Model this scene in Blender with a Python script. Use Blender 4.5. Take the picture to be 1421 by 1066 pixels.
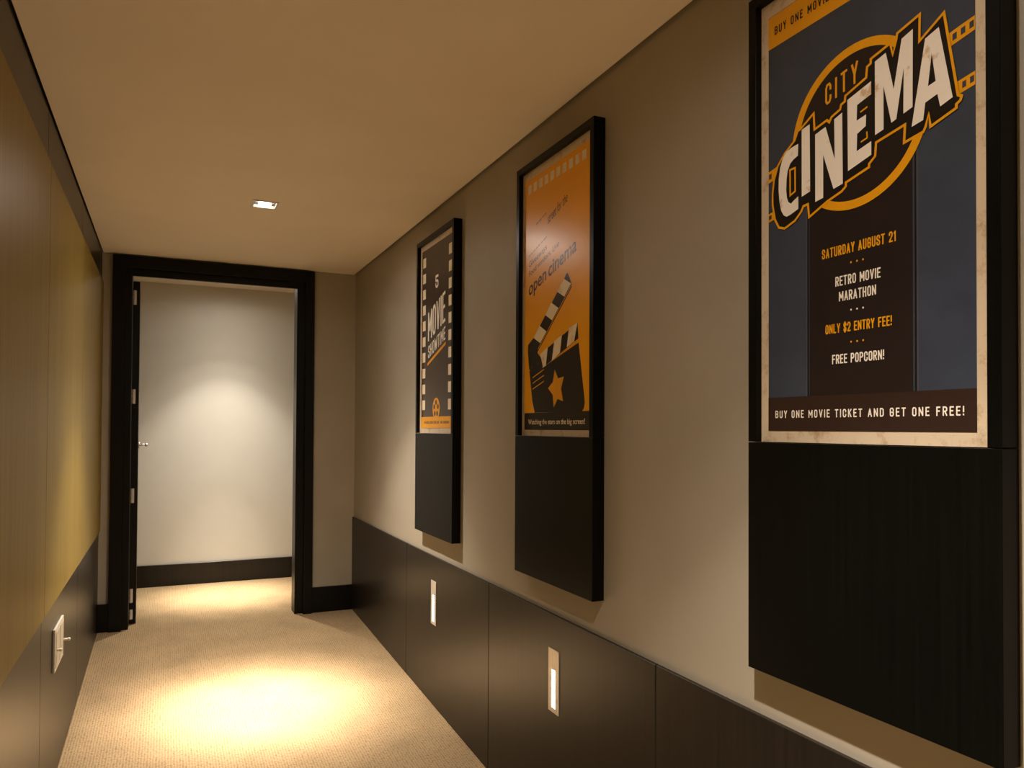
import bpy, bmesh, math, random
from mathutils import Vector, Matrix
random.seed(4)
for o in list(bpy.data.objects):
    bpy.data.objects.remove(o, do_unlink=True)
scene = bpy.context.scene
COL = scene.collection

# ------------------------------------------------------------------ camera
F_PX, YAW, PITCH, ROLL, CY = 1050.23, 0.4272, 0.0162, 0.0054, 577.69
CAM_H = 1.4804
fw = Vector((math.sin(YAW)*math.cos(PITCH), math.cos(YAW)*math.cos(PITCH), math.sin(PITCH)))
rt = Vector((math.cos(YAW), -math.sin(YAW), 0)); up = rt.cross(fw)
r2 = rt*math.cos(ROLL)+up*math.sin(ROLL); u2 = -rt*math.sin(ROLL)+up*math.cos(ROLL)
cd = bpy.data.cameras.new('camera'); cam = bpy.data.objects.new('camera', cd); COL.objects.link(cam)
M = Matrix((r2, u2, -fw)).transposed().to_4x4(); M.translation = Vector((0, 0, CAM_H))
cam.matrix_world = M
cd.sensor_fit = 'HORIZONTAL'; cd.sensor_width = 36.0; cd.lens = 36.0*F_PX/1421.0
cd.shift_y = (CY-533.0)/1421.0
cd.clip_start = 0.02
scene.camera = cam

# ------------------------------------------------------------------ world, exposure
w = bpy.data.worlds.new('world'); scene.world = w; w.use_nodes = True
w.node_tree.nodes['Background'].inputs[0].default_value = (0.004, 0.0035, 0.003, 1)
vs = scene.view_settings
vs.view_transform = 'Standard'; vs.look = 'None'; vs.gamma = 1.0; vs.use_curve_mapping = False
vs.exposure = 0.0
LAMP_COL = (1.0, 0.86, 0.745)
HALL_COL = (1.0, 0.90, 0.79)
LAMP_W = 2850.0
HALL_W = 1650.0
STEP_EMIT = 14.0
# relative candlepower of the reflector lamps by angle from the axis (degrees)
BEAM = [(0, 1.0), (6, .90), (9, .70), (12, .45), (15, .275), (19, .155), (23, .119), (27, .094), (31, .073), (35, .044), (38, .023),
        (45, .0103), (55, .0057), (65, .0038), (75, .0020), (82, .0005), (88, 0), (90, 0)]

# ------------------------------------------------------------------ dimensions (metres)
XR, XW, XF = 1.187, 1.175, 1.146        # right wall, its wainscot face, picture frame face
XL, XLW = -0.365, -0.374                # left veneer face, left dark wood face
YE = 5.25                               # end wall
Y0 = -3.0                               # corridor end behind the viewer
ZC = 2.546                              # ceiling
SL = 0.0431                             # the floor ramps up towards the door
ZE = SL*YE                              # floor at the door
ZWR, ZWL, ZBL = 0.861, 0.840, 2.364     # wainscot tops, underside of left top band
YH, ZH = 6.57, 2.615                    # wall and ceiling of the hall behind the door
def fl(y): return SL*y if y < YE else ZE

# ------------------------------------------------------------------ materials
def nodes(name):
    m = bpy.data.materials.new(name); m.use_nodes = True
    nt = m.node_tree; return m, nt, nt.nodes['Principled BSDF']
def ramp(nt, stops):
    r = nt.nodes.new('ShaderNodeValToRGB'); e = r.color_ramp.elements
    while len(e) > 1: e.remove(e[-1])
    e[0].position = stops[0][0]; e[0].color = (*stops[0][1], 1)
    for p, c in stops[1:]:
        k = e.new(p); k.color = (*c, 1)
    return r
def coords(nt, scale=(1, 1, 1), src='Object'):
    t = nt.nodes.new('ShaderNodeTexCoord'); mp = nt.nodes.new('ShaderNodeMapping')
    mp.inputs['Scale'].default_value = scale
    nt.links.new(t.outputs[src], mp.inputs[0]); return mp
def noise(nt, mp, scale, detail=4, rough=.55):
    n = nt.nodes.new('ShaderNodeTexNoise'); n.inputs['Scale'].default_value = scale
    n.inputs['Detail'].default_value = detail; n.inputs['Roughness'].default_value = rough
    nt.links.new(mp.outputs[0], n.inputs['Vector']); return n
def bump(nt, b, src, strength, dist=.001):
    k = nt.nodes.new('ShaderNodeBump'); k.inputs['Strength'].default_value = strength; k.inputs['Distance'].default_value = dist
    nt.links.new(src, k.inputs['Height']); nt.links.new(k.outputs[0], b.inputs['Normal'])
def mat_paint(name, c, rough=.6, var=.06, spec=.3):
    m, nt, b = nodes(name); mp = coords(nt)
    n = noise(nt, mp, 2.2, 5)
    r = ramp(nt, [(.3, tuple(x*(1-var) for x in c)), (.7, tuple(x*(1+var) for x in c))])
    nt.links.new(n.outputs[0], r.inputs[0]); nt.links.new(r.outputs[0], b.inputs['Base Color'])
    b.inputs['Roughness'].default_value = rough; b.inputs['Specular IOR Level'].default_value = spec
    n2 = noise(nt, mp, 260, 3); bump(nt, b, n2.outputs[0], .12)
    return m
def mat_wood(name, c1, c2, rough, spec, fine=(95, 95, 2.2), b_str=.12, coat=0):
    m, nt, b = nodes(name); mp = coords(nt, fine)
    n = noise(nt, mp, 1.0, 6, .65)
    r = ramp(nt, [(.28, c1), (.72, c2)])
    nt.links.new(n.outputs[0], r.inputs[0]); nt.links.new(r.outputs[0], b.inputs['Base Color'])
    b.inputs['Roughness'].default_value = rough; b.inputs['Specular IOR Level'].default_value = spec
    b.inputs['Coat Weight'].default_value = coat; b.inputs['Coat Roughness'].default_value = .25
    bump(nt, b, n.outputs[0], b_str, .0006)
    return m
def mat_plain(name, c, rough=.5, spec=.5, metal=0, speck=.05):
    m, nt, b = nodes(name); mp = coords(nt); n = noise(nt, mp, 30, 3)
    r = ramp(nt, [(.3, tuple(x*(1-speck) for x in c)), (.7, tuple(min(1, x*(1+speck)) for x in c))])
    nt.links.new(n.outputs[0], r.inputs[0]); nt.links.new(r.outputs[0], b.inputs['Base Color'])
    b.inputs['Roughness'].default_value = rough; b.inputs['Specular IOR Level'].default_value = spec; b.inputs['Metallic'].default_value = metal
    return m
def mat_print(name, c, stain=None, amt=(.55, .68), scale=14, speck=.05):
    """ink on a satin laminated poster"""
    m, nt, b = nodes(name); mp = coords(nt); n = noise(nt, mp, scale, 6, .7)
    if stain:
        r = ramp(nt, [(amt[0], c), (amt[1], stain)])
    else:
        r = ramp(nt, [(.3, tuple(x*(1-speck) for x in c)), (.7, tuple(min(1, x*(1+speck)) for x in c))])
    nt.links.new(n.outputs[0], r.inputs[0]); nt.links.new(r.outputs[0], b.inputs['Base Color'])
    b.inputs['Roughness'].default_value = .28; b.inputs['Specular IOR Level'].default_value = .28
    n2 = noise(nt, mp, 9, 2); bump(nt, b, n2.outputs[0], .25, .0015)
    return m
def mat_emit(name, c, s):
    m, nt, b = nodes(name)
    b.inputs['Base Color'].default_value = (.8, .8, .8, 1)
    b.inputs['Emission Color'].default_value = (*c, 1); b.inputs['Emission Strength'].default_value = s
    return m

def mat_carpet():
    m, nt, b = nodes('loop_carpet')
    mp = coords(nt, (1, .82, 1))
    v = nt.nodes.new('ShaderNodeTexVoronoi'); v.inputs['Scale'].default_value = 92; v.inputs['Randomness'].default_value = .28
    v.voronoi_dimensions = '2D'
    nt.links.new(mp.outputs[0], v.inputs['Vector'])
    r = ramp(nt, [(0, (.320, .236, .134)), (.45, (.255, .179, .094)), (.75, (.110, .073, .034))])
    nt.links.new(v.outputs['Distance'], r.inputs[0])
    n = noise(nt, mp, 5, 5, .6)
    r2_ = ramp(nt, [(.3, (.86, .86, .86)), (.7, (1.06, 1.06, 1.06))])
    nt.links.new(n.outputs[0], r2_.inputs[0])
    mx = nt.nodes.new('ShaderNodeMix'); mx.data_type = 'RGBA'; mx.blend_type = 'MULTIPLY'; mx.inputs[0].default_value = 1
    nt.links.new(r.outputs[0], mx.inputs[6]); nt.links.new(r2_.outputs[0], mx.inputs[7])
    nt.links.new(mx.outputs[2], b.inputs['Base Color'])
    b.inputs['Roughness'].default_value = .95; b.inputs['Specular IOR Level'].default_value = .1
    iv = nt.nodes.new('ShaderNodeMath'); iv.operation = 'SUBTRACT'; iv.inputs[0].default_value = 1
    nt.links.new(v.outputs['Distance'], iv.inputs[1])
    bump(nt, b, iv.outputs[0], .7, .004)
    return m

WALL = mat_paint('greige_wall_paint', (.365, .330, .258), .55)
HALLW = mat_paint('hall_wall_paint', (.60, .575, .50), .55, .02)
CEIL = mat_paint('ceiling_paint', (.78, .70, .585), .7, .03)
CARPET = mat_carpet()
DARK = mat_wood('dark_stained_wood', (.010, .0076, .0052), (.020, .0152, .0105), .31, .22)
BAND = DARK
VENEER = mat_wood('honey_veneer', (.225, .160, .034), (.325, .236, .056), .42, .12, (70, 70, 1.3), .1)
BLACK = mat_wood('black_lacquer', (.0022, .0022, .0018), (.004, .004, .0035), .38, .2)
FRAMEM = mat_wood('black_stained_frame', (.002, .002, .0016), (.004, .004, .0032), .33, .12)
CHROME = mat_plain('brushed_steel', (.72, .70, .66), .3, .5, 1)
HINGE = mat_plain('satin_nickel', (.78, .72, .64), .4, .5, .25)
PLATE = mat_plain('ivory_plastic', (.62, .58, .47), .4, .5)
PLATE2 = mat_plain('ivory_plastic_key', (.50, .45, .34), .4, .5)
TRIM = mat_plain('white_lamp_trim', (.60, .58, .54), .4, .5)
CAN = mat_plain('grey_lamp_housing', (.10, .095, .09), .5, .5)
LAMPE = mat_emit('lamp_glow', (1, .93, .84), 16)
STEPE = mat_emit('step_light_glow', (1, .90, .80), STEP_EMIT)
STEPF = mat_plain('step_light_steel', (.66, .61, .54), .35, .5, .3)
GAP = mat_plain('shadow_gap', (.012, .010, .008), .8, .2)

# ------------------------------------------------------------------ helpers
def tag(o, label=None, cat=None, group=None, kind=None):
    if label: o['label'] = label
    if cat: o['category'] = cat
    if group: o['group'] = group
    if kind: o['kind'] = kind
    return o
def link(name, bm, m, parent=None, smooth=False):
    me = bpy.data.meshes.new(name); bmesh.ops.recalc_face_normals(bm, faces=bm.faces); bm.to_mesh(me); bm.free()
    for p in me.polygons: p.use_smooth = smooth
    me.materials.append(m)
    o = bpy.data.objects.new(name, me); COL.objects.link(o)
    if parent: o.parent = parent
    return o
def empty(name, loc=(0, 0, 0)):
    o = bpy.data.objects.new(name, None); o.location = loc; o.empty_display_size = .05; COL.objects.link(o); return o
def hexa(bm, p):
    v = [bm.verts.new(q) for q in p]
    for f in ((0, 1, 2, 3), (7, 6, 5, 4), (0, 4, 5, 1), (1, 5, 6, 2), (2, 6, 7, 3), (3, 7, 4, 0)):
        bm.faces.new([v[i] for i in f])
def box(bm, x0, x1, y0, y1, z0, z1):
    hexa(bm, [(x0, y0, z0), (x1, y0, z0), (x1, y1, z0), (x0, y1, z0), (x0, y0, z1), (x1, y0, z1), (x1, y1, z1), (x0, y1, z1)])
def ramped(bm, x0, x1, y0, y1, z1, dz=0.0):
    """upright board whose foot follows the ramp"""
    a, b = fl(y0)+dz, SL*y1+dz
    hexa(bm, [(x0, y0, a), (x1, y0, a), (x1, y1, b), (x0, y1, b), (x0, y0, z1), (x1, y0, z1), (x1, y1, z1), (x0, y1, z1)])
def bev(bm, w=.0012, seg=1):
    bmesh.ops.bevel(bm, geom=bm.edges[:], offset=w, segments=seg, affect='EDGES', profile=.5)
def B(name, m, parent, *d, bevel=0):
    bm = bmesh.new(); box(bm, *d)
    if bevel: bev(bm, bevel)
    return link(name, bm, m, parent)
def cyl(bm, c, r, h, axis='z', n=24, r2=None):
    rot = {'z': Matrix(), 'x': Matrix.Rotation(math.pi/2, 4, 'Y'), 'y': Matrix.Rotation(math.pi/2, 4, 'X')}[axis]
    bmesh.ops.create_cone(bm, cap_ends=True, segments=n, radius1=r, radius2=r if r2 is None else r2, depth=h, matrix=Matrix.Translation(c) @ rot)

# ------------------------------------------------------------------ the setting
bm = bmesh.new()
hexa(bm, [(-.5, Y0, fl(Y0)-.1), (1.3, Y0, fl(Y0)-.1), (1.3, YE, ZE-.1), (-.5, YE, ZE-.1), (-.5, Y0, fl(Y0)), (1.3, Y0, fl(Y0)), (1.3, YE, ZE), (-.5, YE, ZE)])
tag(link('floor', bm, CARPET), 'beige loop carpet on the gently ramped corridor floor', 'floor', kind='structure')
bm = bmesh.new(); box(bm, -1.6, 2.3, YE, YH+.1, ZE-.1, ZE)
tag(link('floor_hall', bm, CARPET), 'level beige carpet of the bright hall behind the doorway', 'floor', kind='structure')

# downlight positions on the corridor centre line
LIGHTS = [(.412, 3.77), (.412, .80), (.412, -2.0)]
HX, HY = .42, 6.02
HOLE = .052
def holed_slab(bm, x0, x1, y0, y1, z0, z1, holes):
    ys = [y0]
    for hx, hy in sorted(holes, key=lambda h: h[1]):
        box(bm, x0, x1, ys[-1], hy-HOLE, z0, z1)
        box(bm, x0, hx-HOLE, hy-HOLE, hy+HOLE, z0, z1); box(bm, hx+HOLE, x1, hy-HOLE, hy+HOLE, z0, z1)
        ys.append(hy+HOLE)
    box(bm, x0, x1, ys[-1], y1, z0, z1)
bm = bmesh.new(); holed_slab(bm, -.368, 1.175, Y0, YE, ZC, ZC+.03, LIGHTS)
ceil = tag(link('ceiling', bm, CEIL), 'warm white plaster corridor ceiling with shadow gaps along both walls', 'ceiling', kind='structure')
bm = bmesh.new(); box(bm, -.5, 1.3, Y0, YE, ZC+.12, ZC+.2)
link('slab', bm, GAP, ceil)
bm = bmesh.new(); holed_slab(bm, -1.6, 2.3, YE+.12, YH+.1, ZH, ZH+.03, [(HX, HY)])
hc = tag(link('ceiling_hall', bm, CEIL), 'lit ceiling of the hall seen as a strip under the door head', 'ceiling', kind='structure')
bm = bmesh.new(); box(bm, -1.6, 2.3, YE+.12, YH+.1, ZH+.12, ZH+.2); link('slab', bm, GAP, hc)

# right wall: painted upper wall, dark wainscot panels
bm = bmesh.new(); ramped(bm, XR, XR+.11, Y0, YE, ZC+.12)
wr = tag(link('wall_right', bm, WALL), 'greige painted wall carrying the framed film posters', 'wall', kind='structure')
seams = [5.25, 3.934, 2.795, 1.662, .53, -.605, -1.74, Y0]
G = .002
for a, b in zip(seams[1:], seams[:-1]):
    bm = bmesh.new(); ramped(bm, XW, XR-.0005, a+G*(a > Y0), b-G*(b < YE), ZWR); bev(bm, .001)
    link('wainscot_panel', bm, DARK, wr)

# left wall: dark wainscot, honey veneer panels, dark top band
bm = bmesh.new(); ramped(bm, -.5, XLW-.012, Y0, YE, ZC+.12)
wl = tag(link('wall_left', bm, GAP), 'left wall clad in honey veneer over dark wood wainscot', 'wall', kind='structure')
ls = [5.25, 4.069, 2.945, 1.82, .70, -.42, -1.54, Y0]
for a, b in zip(ls[1:], ls[:-1]):
    y0, y1 = a+G*(a > Y0), b-G*(b < YE)
    bm = bmesh.new(); ramped(bm, XLW-.0115, XLW, y0, y1, ZWL-.006); bev(bm, .001)
    link('wainscot_panel', bm, DARK, wl)
    bm = bmesh.new(); box(bm, XLW-.0115, XL, y0, y1, ZWL, ZBL); bev(bm, .0012)
    link('veneer_panel', bm, VENEER, wl)
    bm = bmesh.new(); box(bm, XLW-.0115, XLW, y0, y1, ZBL+.006, ZC+.03); bev(bm, .001)
    link('top_band_panel', bm, BAND, wl)

# end wall with the doorway, and its baseboards
bm = bmesh.new()
box(bm, -.5, -.262, YE, YE+.12, ZE, 2.75); box(bm, .858, 1.3, YE, YE+.12, ZE, 2.75); box(bm, -.262, .858, YE, YE+.12, 2.478, 2.75)
tag(link('wall_end', bm, WALL), 'narrow greige end wall around the open doorway', 'wall', kind='structure')
ZBB = .395
bm = bmesh.new(); box(bm, XLW+.0005, -.3155, YE-.018, YE, ZE, ZBB); bev(bm, .001)
tag(link('baseboard_left', bm, BLACK), 'short black baseboard between left wainscot and door casing', 'baseboard', kind='structure')
bm = bmesh.new(); box(bm, .9015, XW-.0005, YE-.018, YE, ZE, ZBB); bev(bm, .001)
tag(link('baseboard_right', bm, BLACK), 'black baseboard between door casing and right wainscot', 'baseboard', kind='structure')

# hall behind the door
bm = bmesh.new(); box(bm, -1.6, 2.3, YH, YH+.1, ZE, ZH+.12)
tag(link('wall_hall', bm, HALLW), 'brightly lit plain hall wall seen through the open doorway', 'wall', kind='structure')
bm = bmesh.new(); box(bm, -1.7, -1.6, YE+.12, YH, ZE, ZH+.12); tag(link('wall_hall_left', bm, HALLW), 'left end wall of the hall beyond the doorway', 'wall', kind='structure')
bm = bmesh.new(); box(bm, 2.3, 2.4, YE+.12, YH, ZE, ZH+.12); tag(link('wall_hall_right', bm, HALLW), 'right end wall of the hall beyond the doorway', 'wall', kind='structure')
bm = bmesh.new(); box(bm, -1.6, -.5, YE, YE+.12, ZE, ZH+.12); tag(link('wall_hall_front_left', bm, HALLW), 'hall side wall to the left of the doorway', 'wall', kind='structure')
bm = bmesh.new(); box(bm, 1.3, 2.3, YE, YE+.12, ZE, ZH+.12); tag(link('wall_hall_front_right', bm, HALLW), 'hall side wall to the right of the doorway', 'wall', kind='structure')
bm = bmesh.new(); box(bm, -1.6, 2.3, YH-.018, YH, ZE, ZBB); bev(bm, .001)
tag(link('baseboard_hall', bm, DARK), 'tall dark baseboard along the lit hall wall', 'baseboard', kind='structure')
bm = bmesh.new(); box(bm, -.5, 1.3, Y0-.1, Y0, fl(Y0), ZC+.12)
tag(link('wall_rear', bm, WALL), 'rear wall of the corridor behind the viewer', 'wall', kind='structure')

# ------------------------------------------------------------------ door
door = empty('door_1', (.3, YE, ZE)); tag(door, 'black door with wide casing standing open into the bright hall', 'door', kind='structure')
def D(name, m, *d, bevel=.0012, parent=None):
    bm = bmesh.new(); box(bm, *d)
    if bevel: bev(bm, bevel)
    for v in bm.verts: v.co -= Vector((.3, YE, ZE))
    return link(name, bm, m, parent or door)
D('casing', BLACK, -.315, -.245, YE-.032, YE, ZE, 2.536)
D('casing', BLACK, .842, .901, YE-.032, YE, ZE, 2.536)
D('casing', BLACK, -.245, .842, YE-.032, YE, 2.462, 2.536)
D('head_stop', BLACK, -.207, .790, YE-.002, YE+.018, 2.418, 2.4615)
D('jamb', BLACK, -.2615, -.207, YE-.002, YE+.128, ZE, 2.477)
D('jamb', BLACK, .790, .8575, YE-.002, YE+.128, ZE, 2.477)
D('jamb', BLACK, -.207, .790, YE+.0185, YE+.128, 2.456, 2.477)
# leaf, swung open a little past square
LW, LT = .84, .043
bm = bmesh.new(); box(bm, 0, LT, 0, LW, .006, 2.18); bev(bm, .0015)
leaf = link('leaf', bm, BLACK, door)
leaf.location = (-.2115-.3, .1315, 0.0); leaf.rotation_euler = (0, 0, math.radians(1.6))
bm = bmesh.new()
cyl(bm, (LT+.004, LW-.07, 1.12), .024, .008, 'x'); cyl(bm, (LT+.026, LW-.07, 1.12), .009, .05, 'x', 16); 
bmesh.ops.create_uvsphere(bm, u_segments=20, v_segments=12, radius=.013, matrix=Matrix.Translation((LT+.05, LW-.07, 1.12)))
box(bm, LT+.042, LT+.056, LW-.19, LW-.07, 1.112, 1.128)
h = link('handle', bm, CHROME, leaf, True); h['label'] = 'chrome lever handle'
for zc, hh in ((2.303, .092), (1.671, .092), (1.040, .092), (.406, .088), (.288, .062)):
    bm = bmesh.new()
    x0, y = -.199, YE+.131
    cyl(bm, (x0, y, zc), .0065, hh, 'z', 12)
    for k in range(3):
        cyl(bm, (x0, y, zc-hh/2+hh*(k+.5)/3), .0085, hh/3-.010, 'z', 12)
    box(bm, x0-.0085, x0+.012, y+.001, y+.004, zc-hh/2, zc+hh/2)
    for v in bm.verts: v.co -= Vector((.3, YE, ZE))
    hg = link('hinge', bm, HINGE, door); hg['label'] = 'steel hinge'

# ------------------------------------------------------------------ downlights
def downlight(x, y, zc, watt, label, name='downlight', colour=LAMP_COL):
    t = empty(name, (x, y, zc)); tag(t, label, 'ceiling light', 'recessed square downlights')
    bm = bmesh.new(); o, i = .060, .050
    box(bm, -o, o, -o, -i, -.004, 0); box(bm, -o, o, i, o, -.004, 0); box(bm, -o, -i, -i, i, -.004, 0); box(bm, i, o, -i, i, -.004, 0)
    link('trim', bm, TRIM, t)
    # square face plate with a round opening
    bm = bmesh.new(); n = 48; R = .040; s = .0515
    inner, outer, innu = [], [], []
    for k in range(n):
        a = 2*math.pi*k/n; c, sn = math.cos(a), math.sin(a); q = s/max(abs(c), abs(sn))
        inner.append(bm.verts.new((R*c, R*sn, .010))); outer.append(bm.verts.new((q*c, q*sn, .010))); innu.append(bm.verts.new((R*.86*c, R*.86*sn, .024)))
    for k in range(n):
        j = (k+1) % n
        bm.faces.new((inner[k], inner[j], outer[j], outer[k])); bm.faces.new((inner[k], innu[k], innu[j], inner[j]))
    link('housing', bm, CAN, t)
    bm = bmesh.new(); o2 = .0515
    box(bm, -o2, o2, -o2, o2, .06, .07); link('housing_back', bm, CAN, t)
    bm = bmesh.new(); bmesh.ops.create_uvsphere(bm, u_segments=32, v_segments=16, radius=.030)
    for v in bm.verts: v.co.z = v.co.z*.45+.004
    link('lamp', bm, LAMPE, t, True)
    L = bpy.data.lights.new('lamp_light', 'POINT'); L.energy = watt; L.shadow_soft_size = .022; L.color = colour
    L.use_nodes = True; nt = L.node_tree; em = nt.nodes['Emission']
    tc = nt.nodes.new('ShaderNodeTexCoord'); sp = nt.nodes.new('ShaderNodeSeparateXYZ'); nt.links.new(tc.outputs['Normal'], sp.inputs[0])
    mu = nt.nodes.new('ShaderNodeMath'); mu.operation = 'MULTIPLY'; mu.inputs[1].default_value = BEAM_SIGN; nt.links.new(sp.outputs[2], mu.inputs[0])
    ac = nt.nodes.new('ShaderNodeMath'); ac.operation = 'ARCCOSINE'; nt.links.new(mu.outputs[0], ac.inputs[0])
    dv = nt.nodes.new('ShaderNodeMath'); dv.operation = 'DIVIDE'; dv.inputs[1].default_value = math.pi/2; nt.links.new(ac.outputs[0], dv.inputs[0])
    r = ramp(nt, [(a/90.0, (v, v, v)) for a, v in BEAM]); nt.links.new(dv.outputs[0], r.inputs[0])
    nt.links.new(r.outputs[0], em.inputs['Strength'])
    lo = bpy.data.objects.new('lamp_light', L); COL.objects.link(lo); lo.parent = t; lo.location = (0, 0, -.026)
    return t
BEAM_SIGN = -1.0
downlight(*LIGHTS[0], ZC, LAMP_W, 'glowing square recessed downlight in the ceiling before the doorway')
downlight(*LIGHTS[1], ZC, LAMP_W, 'recessed downlight overhead in front of the navy cinema poster')
downlight(*LIGHTS[2], ZC, LAMP_W, 'recessed downlight in the ceiling behind the viewer')
downlight(HX, HY, ZH, HALL_W, 'recessed downlight in the hall ceiling beyond the doorway', colour=HALL_COL)

# ------------------------------------------------------------------ step lights in the right wainscot
def step_light(yc, zc, label):
    t = empty('step_light', (XW, yc, zc)); tag(t, label, 'wall light', 'vertical step lights in the wainscot')
    hw, hh = .036, .104
    sw = .013; s0, s1 = -.088, .036     # lit slot
    bm = bmesh.new()
    box(bm, -.003, 0, -hw, -sw, -hh, hh); box(bm, -.003, 0, sw, hw, -hh, hh); box(bm, -.003, 0, -sw, sw, s1, hh); box(bm, -.003, 0, -sw, sw, -hh, s0)
    link('cover_plate', bm, STEPF, t)
    bm = bmesh.new(); box(bm, -.0016, -.0004, -sw, sw, s0, s1); link('diffuser', bm, STEPE, t)
step_light(3.475, .641, 'slim lit step light in the wainscot under the farthest poster')
step_light(2.233, .645, 'slim lit step light in the wainscot under the orange poster')

# ------------------------------------------------------------------ wall plate on the left wainscot
t = empty('wall_switch', (XLW, 3.355, .652)); tag(t, 'ivory switch plate with two small toggles on the left wainscot', 'switch')
bm = bmesh.new(); box(bm, 0, .009, -.125, .125, -.080, .080); bev(bm, .003, 2); link('plate', bm, PLATE, t)
for s in (-1, 1):
    bm = bmesh.new(); box(bm, .009, .011, s*.057-.050, s*.057+.050, -.066, .066); bev(bm, .0008); k = link('rocker', bm, PLATE2, t)
for yy, zz, xx in ((.10, -.012, .020), (-.085, -.004, .012)):
    bm = bmesh.new(); cyl(bm, (.010+xx/2, yy, zz), .005, xx, 'x', 14); bmesh.ops.create_uvsphere(bm, u_segments=14, v_segments=8, radius=.0065, matrix=Matrix.Translation((.010+xx, yy, zz)))
    link('toggle', bm, PLATE, t, True)

# ------------------------------------------------------------------ framed posters
FW, FT, FB, SEAM = .548, 2.415, .970, 1.455
STILE, REC = .023, .016
CREAM = mat_print('poster_cream', (.66, .54, .38), (.46, .32, .18), (.52, .66), 22)
CREAM2 = mat_print('poster_white', (.88, .82, .72), (.66, .48, .31), (.60, .66), 13)
WHITE = mat_print('poster_lettering_white', (.90, .84, .73), None)
NAVY = mat_print('poster_navy', (.044, .055, .080), None, speck=.12)
BROWN = mat_print('poster_umber', (.020, .014, .013))
BROWN2 = mat_print('poster_brown_band', (.034, .019, .014))
INKBLK = mat_print('poster_ink_black', (.011, .009, .008))
GOLD = mat_print('poster_gold', (.80, .36, .008))
LINE = mat_print('poster_line_slate', (.075, .075, .085))
ORANGE = mat_print('poster_orange', (.93, .42, .001), None, scale=3, speck=.04)
INK2 = mat_print('poster_ink_brown', (.022, .015, .010))
UMBER1 = mat_print('poster_dark_brown', (.058, .040, .027), None, scale=3)
FAINT = mat_print('poster_faint_brown', (.115, .085, .060))
BEIGE = mat_print('poster_beige', (.90, .79, .58), (.74, .56, .36), (.5, .68), 18)
BANDTXT = mat_print('poster_band_lettering', (.30, .13, .012))

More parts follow.
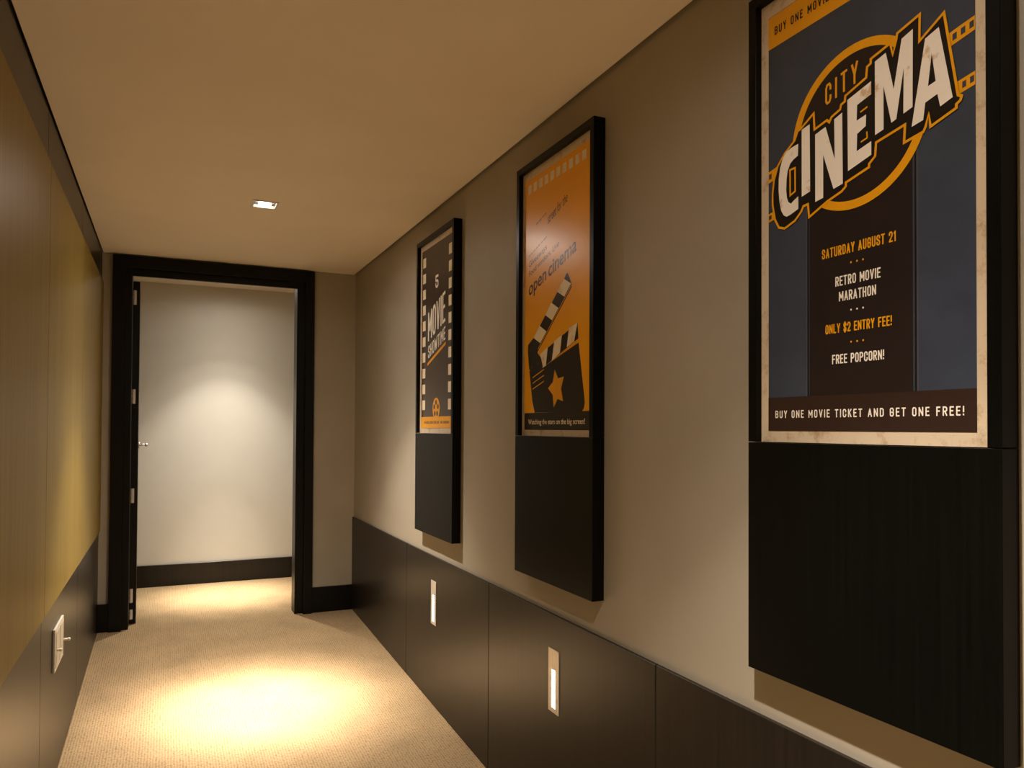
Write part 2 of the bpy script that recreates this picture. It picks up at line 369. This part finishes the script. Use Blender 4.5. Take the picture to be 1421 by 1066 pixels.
class Poster:
    """flat print on a sheet: s runs along the sheet from its far edge, z up from its foot, layers are ink thickness"""
    def __init__(self, print_obj, ya):
        self.o = print_obj; self.ya = ya
    def co(self, s, z, lay):
        return (-.0003*lay, -s, z)
    def poly(self, name, m, pts, lay, hole=None):
        bm = bmesh.new()
        vs = [bm.verts.new(self.co(s, z, lay)) for s, z in pts]
        es = [bm.edges.new((vs[i], vs[(i+1) % len(vs)])) for i in range(len(vs))]
        if hole:
            hv = [bm.verts.new(self.co(s, z, lay)) for s, z in hole]
            es += [bm.edges.new((hv[i], hv[(i+1) % len(hv)])) for i in range(len(hv))]
        bmesh.ops.triangle_fill(bm, use_beauty=True, use_dissolve=False, edges=es)
        return link(name, bm, m, self.o)
    def multi(self, name, m, polys, lay):
        bm = bmesh.new()
        for pts in polys:
            vs = [bm.verts.new(self.co(s, z, lay)) for s, z in pts]
            es = [bm.edges.new((vs[i], vs[(i+1) % len(vs)])) for i in range(len(vs))]
            bmesh.ops.triangle_fill(bm, use_beauty=True, use_dissolve=False, edges=es)
        return link(name, bm, m, self.o)
    def rect(self, name, m, s0, s1, z0, z1, lay):
        return self.poly(name, m, [(s0, z0), (s1, z0), (s1, z1), (s0, z1)], lay)
    def stroke_into(self, bm, pts, wd, lay, closed=True):
        """mitred outline ribbon"""
        n = len(pts); L, R = [], []
        for i in range(n):
            p = Vector(pts[i]); a = Vector(pts[i-1]) if (closed or i > 0) else None; b = Vector(pts[(i+1) % n]) if (closed or i < n-1) else None
            d1 = (p-a).normalized() if a is not None else (b-p).normalized()
            d2 = (b-p).normalized() if b is not None else d1
            n1 = Vector((-d1.y, d1.x)); n2 = Vector((-d2.y, d2.x)); mm = n1+n2
            if mm.length < .3: mm = n1.copy()
            mm.normalize(); k = min(1.9, 1/max(.25, mm.dot(n1)))
            L.append(bm.verts.new(self.co(*(p+mm*k*wd/2), lay))); R.append(bm.verts.new(self.co(*(p-mm*k*wd/2), lay)))
        for i in range(n if closed else n-1):
            j = (i+1) % n; bm.faces.new((L[i], L[j], R[j], R[i]))
    def stroke(self, name, m, pts, wd, lay, closed=True):
        bm = bmesh.new(); self.stroke_into(bm, pts, wd, lay, closed)
        return link(name, bm, m, self.o)
    def ring(self, name, m, c, r0, r1, lay, a0=0, a1=360, n=72):
        bm = bmesh.new(); A, Bv = [], []
        for k in range(n+1):
            a = math.radians(a0+(a1-a0)*k/n)
            A.append(bm.verts.new(self.co(c[0]+r1*math.cos(a), c[1]+r1*math.sin(a), lay)))
            if r0 > 0: Bv.append(bm.verts.new(self.co(c[0]+r0*math.cos(a), c[1]+r0*math.sin(a), lay)))
        if r0 > 0:
            for k in range(n): bm.faces.new((A[k], A[k+1], Bv[k+1], Bv[k]))
        else:
            bm.faces.new(A[:-1] if abs(a1-a0-360) < 1e-6 else A)
        return link(name, bm, m, self.o)
    def text(self, name, m, body, s0, s1, zb, h, lay, slope=0.0, bold=.03, space=1.0, cap=True):
        cu = bpy.data.curves.new('tmp', 'FONT'); cu.body = body; cu.offset = bold; cu.space_character = space; cu.resolution_u = 4
        ob = bpy.data.objects.new('tmp', cu); COL.objects.link(ob)
        dg = bpy.context.evaluated_depsgraph_get(); dg.update()
        me = bpy.data.meshes.new_from_object(ob.evaluated_get(dg))
        bpy.data.objects.remove(ob); bpy.data.curves.remove(cu)
        x0 = min(v.co.x for v in me.vertices); x1 = max(v.co.x for v in me.vertices)
        y1 = CAPH if cap else XH
        for v in me.vertices:
            u = (v.co.x-x0)/(x1-x0); s = s0+u*(s1-s0)
            v.co = self.co(s, zb+v.co.y/y1*h+slope*(s-s0), lay)
        me.materials.clear(); me.materials.append(m)
        me.name = name; o = bpy.data.objects.new(name, me); COL.objects.link(o); o.parent = self.o
        return o
def glyph_top(ch):
    cu = bpy.data.curves.new('tmp', 'FONT'); cu.body = ch; ob = bpy.data.objects.new('tmp', cu); COL.objects.link(ob)
    dg = bpy.context.evaluated_depsgraph_get(); dg.update(); me = bpy.data.meshes.new_from_object(ob.evaluated_get(dg))
    t_ = max(v.co.y for v in me.vertices); bpy.data.objects.remove(ob); bpy.data.curves.remove(cu); bpy.data.meshes.remove(me); return t_
CAPH = glyph_top('H'); XH = glyph_top('x')

_S = [(1, .74), (1, .86), (.75, 1), (.25, 1), (0, .86), (0, .68), (.2, .57), (.8, .43), (1, .32), (1, .14), (.75, 0), (.25, 0), (0, .14), (0, .26)]
_O = [(0, .15), (0, .85), (.25, 1), (.75, 1), (1, .85), (1, .15), (.75, 0), (.25, 0), (0, .15)]
_C = [(1, .70), (1, .85), (.75, 1), (.25, 1), (0, .85), (0, .15), (.25, 0), (.75, 0), (1, .15), (1, .30)]
_P = [(0, 0), (0, 1), (.70, 1), (1, .87), (1, .60), (.70, .47), (0, .47)]
GLYPHS = {  # condensed poster capitals as pen strokes: (width, strokes)
 'A': (1.1, [[(0, 0), (.5, 1), (1, 0)], [(.16, .28), (.84, .28)]]),
 'B': (1, [[(0, 0), (0, 1), (.7, 1), (1, .88), (1, .65), (.72, .53), (1, .40), (1, .12), (.7, 0), (0, 0)], [(0, .53), (.72, .53)]]),
 'C': (1, [_C]), 'D': (1, [[(0, 0), (0, 1), (.65, 1), (1, .84), (1, .16), (.65, 0), (0, 0)]]),
 'E': (.85, [[(1, 1), (0, 1), (0, 0), (1, 0)], [(0, .52), (.85, .52)]]), 'F': (.85, [[(1, 1), (0, 1), (0, 0)], [(0, .52), (.85, .52)]]),
 'G': (1, [_C[:-1] + [(1, .48), (.55, .48)]]), 'H': (1, [[(0, 0), (0, 1)], [(1, 0), (1, 1)], [(0, .5), (1, .5)]]),
 'I': (0, [[(0, 0), (0, 1)]]), 'K': (1, [[(0, 0), (0, 1)], [(1, 1), (.05, .42)], [(.35, .62), (1, 0)]]),
 'L': (.8, [[(0, 1), (0, 0), (1, 0)]]), 'M': (1.4, [[(0, 0), (0, 1), (.5, .30), (1, 1), (1, 0)]]), 'N': (1.1, [[(0, 0), (0, 1), (1, 0), (1, 1)]]),
 'O': (1, [_O]), 'P': (1, [_P]), 'R': (1, [_P, [(.5, .47), (1, 0)]]), 'S': (1, [_S]), 'T': (1, [[(0, 1), (1, 1)], [(.5, 1), (.5, 0)]]),
 'U': (1, [[(0, 1), (0, .15), (.25, 0), (.75, 0), (1, .15), (1, 1)]]), 'V': (1.1, [[(0, 1), (.5, 0), (1, 1)]]), 'W': (1.5, [[(0, 1), (.25, 0), (.5, .8), (.75, 0), (1, 1)]]),
 'Y': (1.05, [[(0, 1), (.5, .45), (1, 1)], [(.5, .45), (.5, 0)]]), '1': (.35, [[(0, .82), (1, 1), (1, 0)]]),
 '2': (1, [[(0, .72), (0, .86), (.25, 1), (.75, 1), (1, .86), (1, .62), (0, 0), (1, 0)]]), '5': (1, [[(1, 1), (0, 1), (0, .58), (.7, .58), (1, .44), (1, .15), (.75, 0), (.25, 0), (0, .15), (0, .25)]]),
 '$': (.85, [_S, [(.5, 1.1), (.5, -.1)]]), '!': (0, [[(0, 1), (0, .42)], [(0, .07), (0, .03)]]), ' ': (.35, [])}
def pen_text(p, m, body, s0, s1, zb, h, lay, slope=0.0, weight=.145, gap=.66, name='lettering'):
    """capitals drawn with a flat pen; weight is the stroke as a share of the height, gap the space between letters"""
    t = weight*h
    gw = [GLYPHS[c][0] for c in body]; n = len(body)
    # total = sum(w)*u + n*t + gap*u*(n-1)
    u = ((s1-s0)-n*t)/(sum(gw)+gap*(n-1)*.5)
    bm = bmesh.new(); x = s0
    for c, g in zip(body, gw):
        for si, k in enumerate(GLYPHS[c][1]):
            pts = [(x+t/2+a*g*u, zb+t/2+b*(h-t)) for a, b in k]
            pts = [Vector((a, b+slope*(a-s0))) for a, b in pts]
            nseg = len(pts)-1; closed = len(k) > 3 and k[0] == k[-1]
            for i in range(nseg):   # one pen stroke each, overlapping ends lie on each other like ink
                q0, q1 = pts[i], pts[i+1]; d = (q1-q0).normalized()
                e0 = .5 if (i == 0 and not closed) else .30; e1 = .5 if (i == nseg-1 and not closed) else .30
                par = i % 2 if not (closed and nseg % 2 and i == nseg-1) else 2
                p.stroke_into(bm, [tuple(q0-d*t*e0), tuple(q1+d*t*e1)], t, lay+.2*(par+3*si), False)
        x += g*u+t+gap*.5*u
    return link(name, bm, m, p.o)
def framed(ya, label):
    t = empty('poster_frame', (XR, ya, FB)); tag(t, label, 'framed poster', 'tall black poster frames on the right wall')
    d = XF-XR
    def P(name, y0, y1, z0, z1, x0, x1, m=FRAMEM, bv=.0008):
        bm = bmesh.new(); box(bm, x0, x1, y0, y1, z0, z1); bev(bm, bv); return link(name, bm, m, t)
    zt, zs = FT-FB, SEAM-FB
    P('lower_panel', -FW, 0, 0, zs-.0015, d, -.0005)
    P('top_rail', -FW, 0, zt-STILE, zt, d, -.0005)
    P('stile', -STILE, 0, zs, zt-STILE, d, -.0005)
    P('stile', -FW, -FW+STILE, zs, zt-STILE, d, -.0005)
    P('backing_board', -FW+STILE, -STILE, zs, zt-STILE, d+REC+.0015, -.0005, GAP, .0003)
    bm = bmesh.new(); w_, h_ = FW-2*STILE, zt-STILE-zs
    box(bm, 0, .0012, -w_, 0, 0, h_)
    sh = link('poster_print', bm, CREAM, t); sh.location = (d+REC, -STILE, zs)
    return Poster(sh, ya)
W_ = FW-2*STILE; H_ = FT-SEAM-STILE

# ---- nearest poster: city cinema
p = framed(1.281, 'nearest framed poster, navy with large slanted CINEMA lettering')
p.rect('field', NAVY, .0215, .476, .0235, .905, 1)
p.rect('top_banner', GOLD, .0215, .476, .836, .904, 2)
p.rect('centre_column', BROWN, .1345, .364, .093, .60, 2)
for s in (.129, .3675):
    p.rect('rule_line', INKBLK, s, s+.0035, .093, .56, 2)
p.rect('rule_line', LINE, .1262, .1285, .093, .56, 2); p.rect('rule_line', LINE, .3715, .3745, .093, .53, 2)
p.rect('bottom_banner', BROWN2, .0215, .476, .0235, .0930, 3)
pen_text(p, INKBLK, 'BUY ONE MOVIE TICKET AND GET ONE FREE!', .040, .456, .861, .0175, 4, weight=.15, gap=1.35)
pen_text(p, WHITE, 'BUY ONE MOVIE TICKET AND GET ONE FREE!', .042, .4555, .0500, .0155, 4, weight=.15, gap=1.35)
pen_text(p, GOLD, 'SATURDAY AUGUST 21', .1665, .3315, .3585, .0190, 4)
pen_text(p, WHITE, 'RETRO MOVIE', .199, .300, .300, .0185, 4)
pen_text(p, WHITE, 'MARATHON', .2075, .2905, .2705, .0185, 4)
pen_text(p, GOLD, 'ONLY $2 ENTRY FEE!', .175, .323, .2110, .0180, 4)
pen_text(p, WHITE, 'FREE POPCORN!', .191, .307, .152, .0178, 4)
for z, m in ((.340, GOLD), (.251, CREAM2), (.191, GOLD)):
    for s in (.2355, .249, .2625):
        p.ring('dot', m, (s, z), 0, .0019, 4, n=14)
# film strip crossing behind the title
def lane(s0, s1, z00, z01, z10, z11, holes):
    p.poly('film_lane', GOLD, [(s0, z00), (s1, z10), (s1, z11), (s0, z01)], 3)
    for a, b in holes:
        f = lambda s, u: (z00+(z10-z00)*(s-s0)/(s1-s0))*(1-u)+(z01+(z11-z01)*(s-s0)/(s1-s0))*u
        p.poly('film_hole', NAVY, [(a, f(a, .28)), (b, f(b, .28)), (b, f(b, .75)), (a, f(a, .75))], 4)
lane(.425, .476, .6535, .677, .664, .687, [(.438, .4455), (.4525, .460), (.467, .474)])
lane(.445, .476, .5705, .5925, .576, .598, [(.4545, .461), (.4675, .474)])
lane(.0215, .06, .550, .574, .558, .582, [(.0235, .031)])
lane(.0215, .06, .466, .484, .474, .492, [(.0235, .031)])
CC, CR = (.2445, .594), .1545
p.ring('disc', BROWN, CC, 0, CR-.004, 4)
p.ring('ring', GOLD, CC, CR-.0165, CR, 5)
pen_text(p, GOLD, 'CITY', .1755, .2525, .6575, .040, 5, slope=.215, weight=.115, gap=1.7)
OUT = [(0.035, 0.525), (0.039, 0.552), (0.05, 0.579), (0.069, 0.599), (0.097, 0.617), (0.105, 0.633), (0.115, 0.636), (0.147, 0.654), (0.149, 0.621), (0.18, 0.628), (0.186, 0.622), (0.191, 0.63), (0.212, 0.637), (0.214, 0.645), (0.223, 0.648), (0.224, 0.658), (0.271, 0.673), (0.273, 0.692), (0.281, 0.695), (0.281, 0.703), (0.322, 0.713), (0.327, 0.690), (0.334, 0.713), (0.336, 0.724), (0.38, 0.736), (0.379, 0.69), (0.424, 0.717), (0.448, 0.57), (0.454, 0.566), (0.452, 0.56), (0.445, 0.556), (0.445, 0.55), (0.399, 0.536), (0.396, 0.559), (0.39, 0.539), (0.386, 0.532), (0.349, 0.526), (0.351, 0.557), (0.292, 0.546), (0.29, 0.522), (0.277, 0.512), (0.277, 0.506), (0.225, 0.493), (0.225, 0.486), (0.215, 0.479), (0.18, 0.469), (0.135, 0.450), (0.132, 0.477), (0.12, 0.476), (0.114, 0.466), (0.097, 0.452), (0.069, 0.443), (0.053, 0.449), (0.042, 0.468), (0.035, 0.501)]
p.poly('title_shadow', INKBLK, OUT, 6)
p.stroke('title_outline', GOLD, OUT, .0048, 7)
LC = [(0.107, 0.607), (0.089, 0.605), (0.074, 0.601), (0.064, 0.59), (0.057, 0.573), (0.053, 0.551), (0.0525, 0.528), (0.055, 0.501), (0.06, 0.482), (0.067, 0.471), (0.075, 0.466), (0.087, 0.468), (0.107, 0.474), (0.107, 0.5), (0.096, 0.495), (0.087, 0.49), (0.08, 0.495), (0.076, 0.505), (0.074, 0.522), (0.075, 0.544), (0.078, 0.56), (0.085, 0.573), (0.094, 0.579), (0.106, 0.583)]
LI = [(0.116, 0.632), (0.137, 0.636), (0.138, 0.501), (0.116, 0.496)]
LN = [(0.151, 0.61), (0.177, 0.616), (0.199, 0.546), (0.198, 0.623), (0.217, 0.629), (0.218, 0.493), (0.196, 0.489), (0.171, 0.563), (0.171, 0.479), (0.151, 0.476)]
LE = [(0.229, 0.648), (0.282, 0.662), (0.282, 0.638), (0.251, 0.63), (0.25, 0.601), (0.271, 0.605), (0.27, 0.584), (0.251, 0.576), (0.25, 0.544), (0.282, 0.552), (0.282, 0.527), (0.23, 0.513)]
LM = [(0.29, 0.694), (0.313, 0.7), (0.329, 0.628), (0.345, 0.710), (0.367, 0.717), (0.366, 0.582), (0.348, 0.577), (0.349, 0.657), (0.334, 0.573), (0.324, 0.57), (0.308, 0.642), (0.308, 0.564), (0.29, 0.56)]
LA = [(0.390, 0.689), (0.415, 0.697), (0.439, 0.57), (0.417, 0.563), (0.412, 0.586), (0.39, 0.58), (0.386, 0.552), (0.364, 0.548)]
for q in (LC, LI, LN, LE, LM): p.poly('title_letter', CREAM2, q, 8)
p.poly('title_letter', CREAM2, LA, 8, hole=[(0.402, 0.659), (0.395, 0.606), (0.409, 0.609)])
p.stroke('letter_accent', GOLD, [(0.0845, 0.560), (0.098, 0.5605), (0.0985, 0.5125), (0.085, 0.5075)], .0040, 8)
p.stroke('letter_accent', GOLD, [(.258, .614), (.274, .618)], .003, 8, closed=False)
p.stroke('letter_accent', GOLD, [(.259, .558), (.273, .561), (.2725, .573)], .003, 8, closed=False)

# ---- middle poster: open cinema
p = framed(2.488, 'middle framed poster, orange with a black clapperboard and open cinema lettering')
p.rect('field', ORANGE, .022, .502, .022, .908, 1)
for k in range(10):
    s = .0440+k*.0428
    p.rect('perforation', BEIGE, s, s+.026, .8565, .8875, 2)
p.text('lettering', INK2, 'street for the', .197, .335, .716, .022, 2, slope=.30, bold=.0, cap=False)
for z, spans in ((.7335, ((.110, .126), (.130, .150), (.156, .168), (.171, .186))), (.633, ((.050, .062), (.066, .080), (.086, .104), (.108, .122), (.126, .140), (.147, .160), (.164, .190)))):    # print lost in the glare
    for a, b in spans:
        z0 = z+.29*(a-spans[0][0]); z1 = z+.29*(b-spans[0][0])
        p.poly('fine_print', BANDTXT, [(a, z0), (b, z1), (b, z1+.0045), (a, z0+.0045)], 2)
p.text('lettering', INK2, 'Giveaways', .054, .190, .594, .020, 2, slope=.29, bold=-.004)
p.text('lettering', INK2, 'Food vendors, Live', .054, .277, .5615, .020, 2, slope=.29, bold=-.004)
p.text('lettering', INK2, 'open', .052, .187, .494, .0315, 2, slope=.268, bold=.012, cap=False)
p.text('lettering', INK2, 'cinema', .203, .395, .494+.268*.151, .0315, 2, slope=.268, bold=.012, cap=False)
# raised clapper arm
AT0, AT1 = Vector((.093, .342)), Vector((.315, .510))      # upper edge
AB0, AB1 = Vector((.144, .319)), Vector((.361, .487))      # lower edge
UE = [(.093, .342), (.140, .379), (.183, .410), (.226, .446), (.267, .476), (.315, .510)]
LEd = [(.144, .319), (.191, .354), (.232, .386), (.277, .421), (.316, .452), (.361, .487)]
p.poly('clapper_arm', INK2, [(.048, .321), (.093, .342), (.315, .510), (.329, .524), (.338, .525), (.352, .505), (.363, .487), (.366, .476), (.352, .464), (.122, .288), (.150, .268), (.166, .249), (.163, .236), (.152, .230), (.128, .226), (.060, .231), (.055, .250), (.048, .295)], 2.5)
p.stroke('clapper_stripe', ORANGE, [(.128, .299), (.364, .481)], .003, 4, closed=False)
for i in (0, 2, 4):
    p.poly('clapper_stripe', BEIGE, [UE[i], UE[i+1], LEd[i+1], LEd[i]], 3)
for c in ((.066, .300), (.128, .250), (.078, .240)):
    p.ring('rivet', FAINT, c, 0, .004, 3, n=14)
# board body, lower sticks
p.poly('clapper_board', INK2, [(.060, .229), (.166, .233), (.231, .250), (.411, .294), (.451, .107), (.446, .090), (.434, .079), (.104, .081), (.085, .120)], 2)
p.poly('clapper_stick', INK2, [(.146, .281), (.404, .357), (.410, .307), (.166, .233)], 3)
for q in ([(.404, .357), (.383, .300), (.335, .286), (.349, .345)], [(.302, .330), (.289, .273), (.231, .250), (.249, .315)], [(.202, .300), (.189, .238), (.168, .233), (.146, .281)]):
    p.poly('clapper_stripe', BEIGE, q, 4)
p.poly('clapper_gap', ORANGE, [(.231, .250), (.410, .305), (.411, .296)], 4)
for z in (.203, .183, .163):
    p.stroke('rule_line', ORANGE, [(.087, z), (.175, z+.0235)], .0030, 4, closed=False)
p.poly('star', GOLD, [(.253, .221), (.277, .190), (.317, .194), (.298, .156), (.312, .114), (.274, .123), (.247, .095), (.240, .137), (.206, .161), (.241, .181)], 4)
p.rect('bottom_banner', INK2, .022, .502, .021, .0800, 3)
p.text('lettering', BEIGE, 'Watching the stars on the big screen!', .054, .453, .0405, .0170, 4, bold=.01)

# ---- farthest poster: movie showtime
p = framed(3.700, 'farthest framed poster, dark brown with slanted MOVIE lettering and film perforations')
p.rect('field', UMBER1, .026, .502, .080, .910, 1)
for k in range(10):
    zt_ = .872-k*.0788
    p.rect('perforation', BEIGE, .040, .085, zt_-.048, zt_, 2)
    p.rect('perforation', BEIGE, .421, .466, zt_-.053, zt_-.004, 2)
for c in (.052, .075):
    p.ring('countdown_ring', FAINT, (.254, .727), c-.0025, c, 2, n=40)
p.rect('countdown_tick', FAINT, .2525, .2555, .66, .672, 2); p.rect('countdown_tick', FAINT, .2525, .2555, .782, .80, 2)
pen_text(p, WHITE, '5', .232, .276, .694, .062, 3, weight=.19)
pen_text(p, WHITE, 'MOVIE', .124, .377, .449, .143, 3, slope=.282, weight=.105, gap=.5)
pen_text(p, WHITE, 'SHOWTIME', .128, .380, .364, .061, 3, slope=.288, weight=.125, gap=.6)
p.poly('underline', GOLD, [(.118, .330), (.387, .411), (.387, .425), (.118, .344)], 3)
RC, RR = (.254, .118), .052
p.ring('film_reel', GOLD, RC, 0, RR, 2, n=48)
for k in range(5):
    a = math.radians(90+72*k); p.ring('reel_hole', UMBER1, (RC[0]+.029*math.cos(a), RC[1]+.029*math.sin(a)), 0, .0125, 3, n=20)
p.rect('bottom_banner', GOLD, .026, .502, .0255, .0800, 4)
for a, b in ((.078, .100), (.106, .150), (.158, .215), (.222, .262), (.270, .300), (.318, .352), (.360, .440)):   # print too fine to read
    p.rect('fine_print', BANDTXT, a, b, .0465, .0585, 5)
bpy.context.view_layer.update()
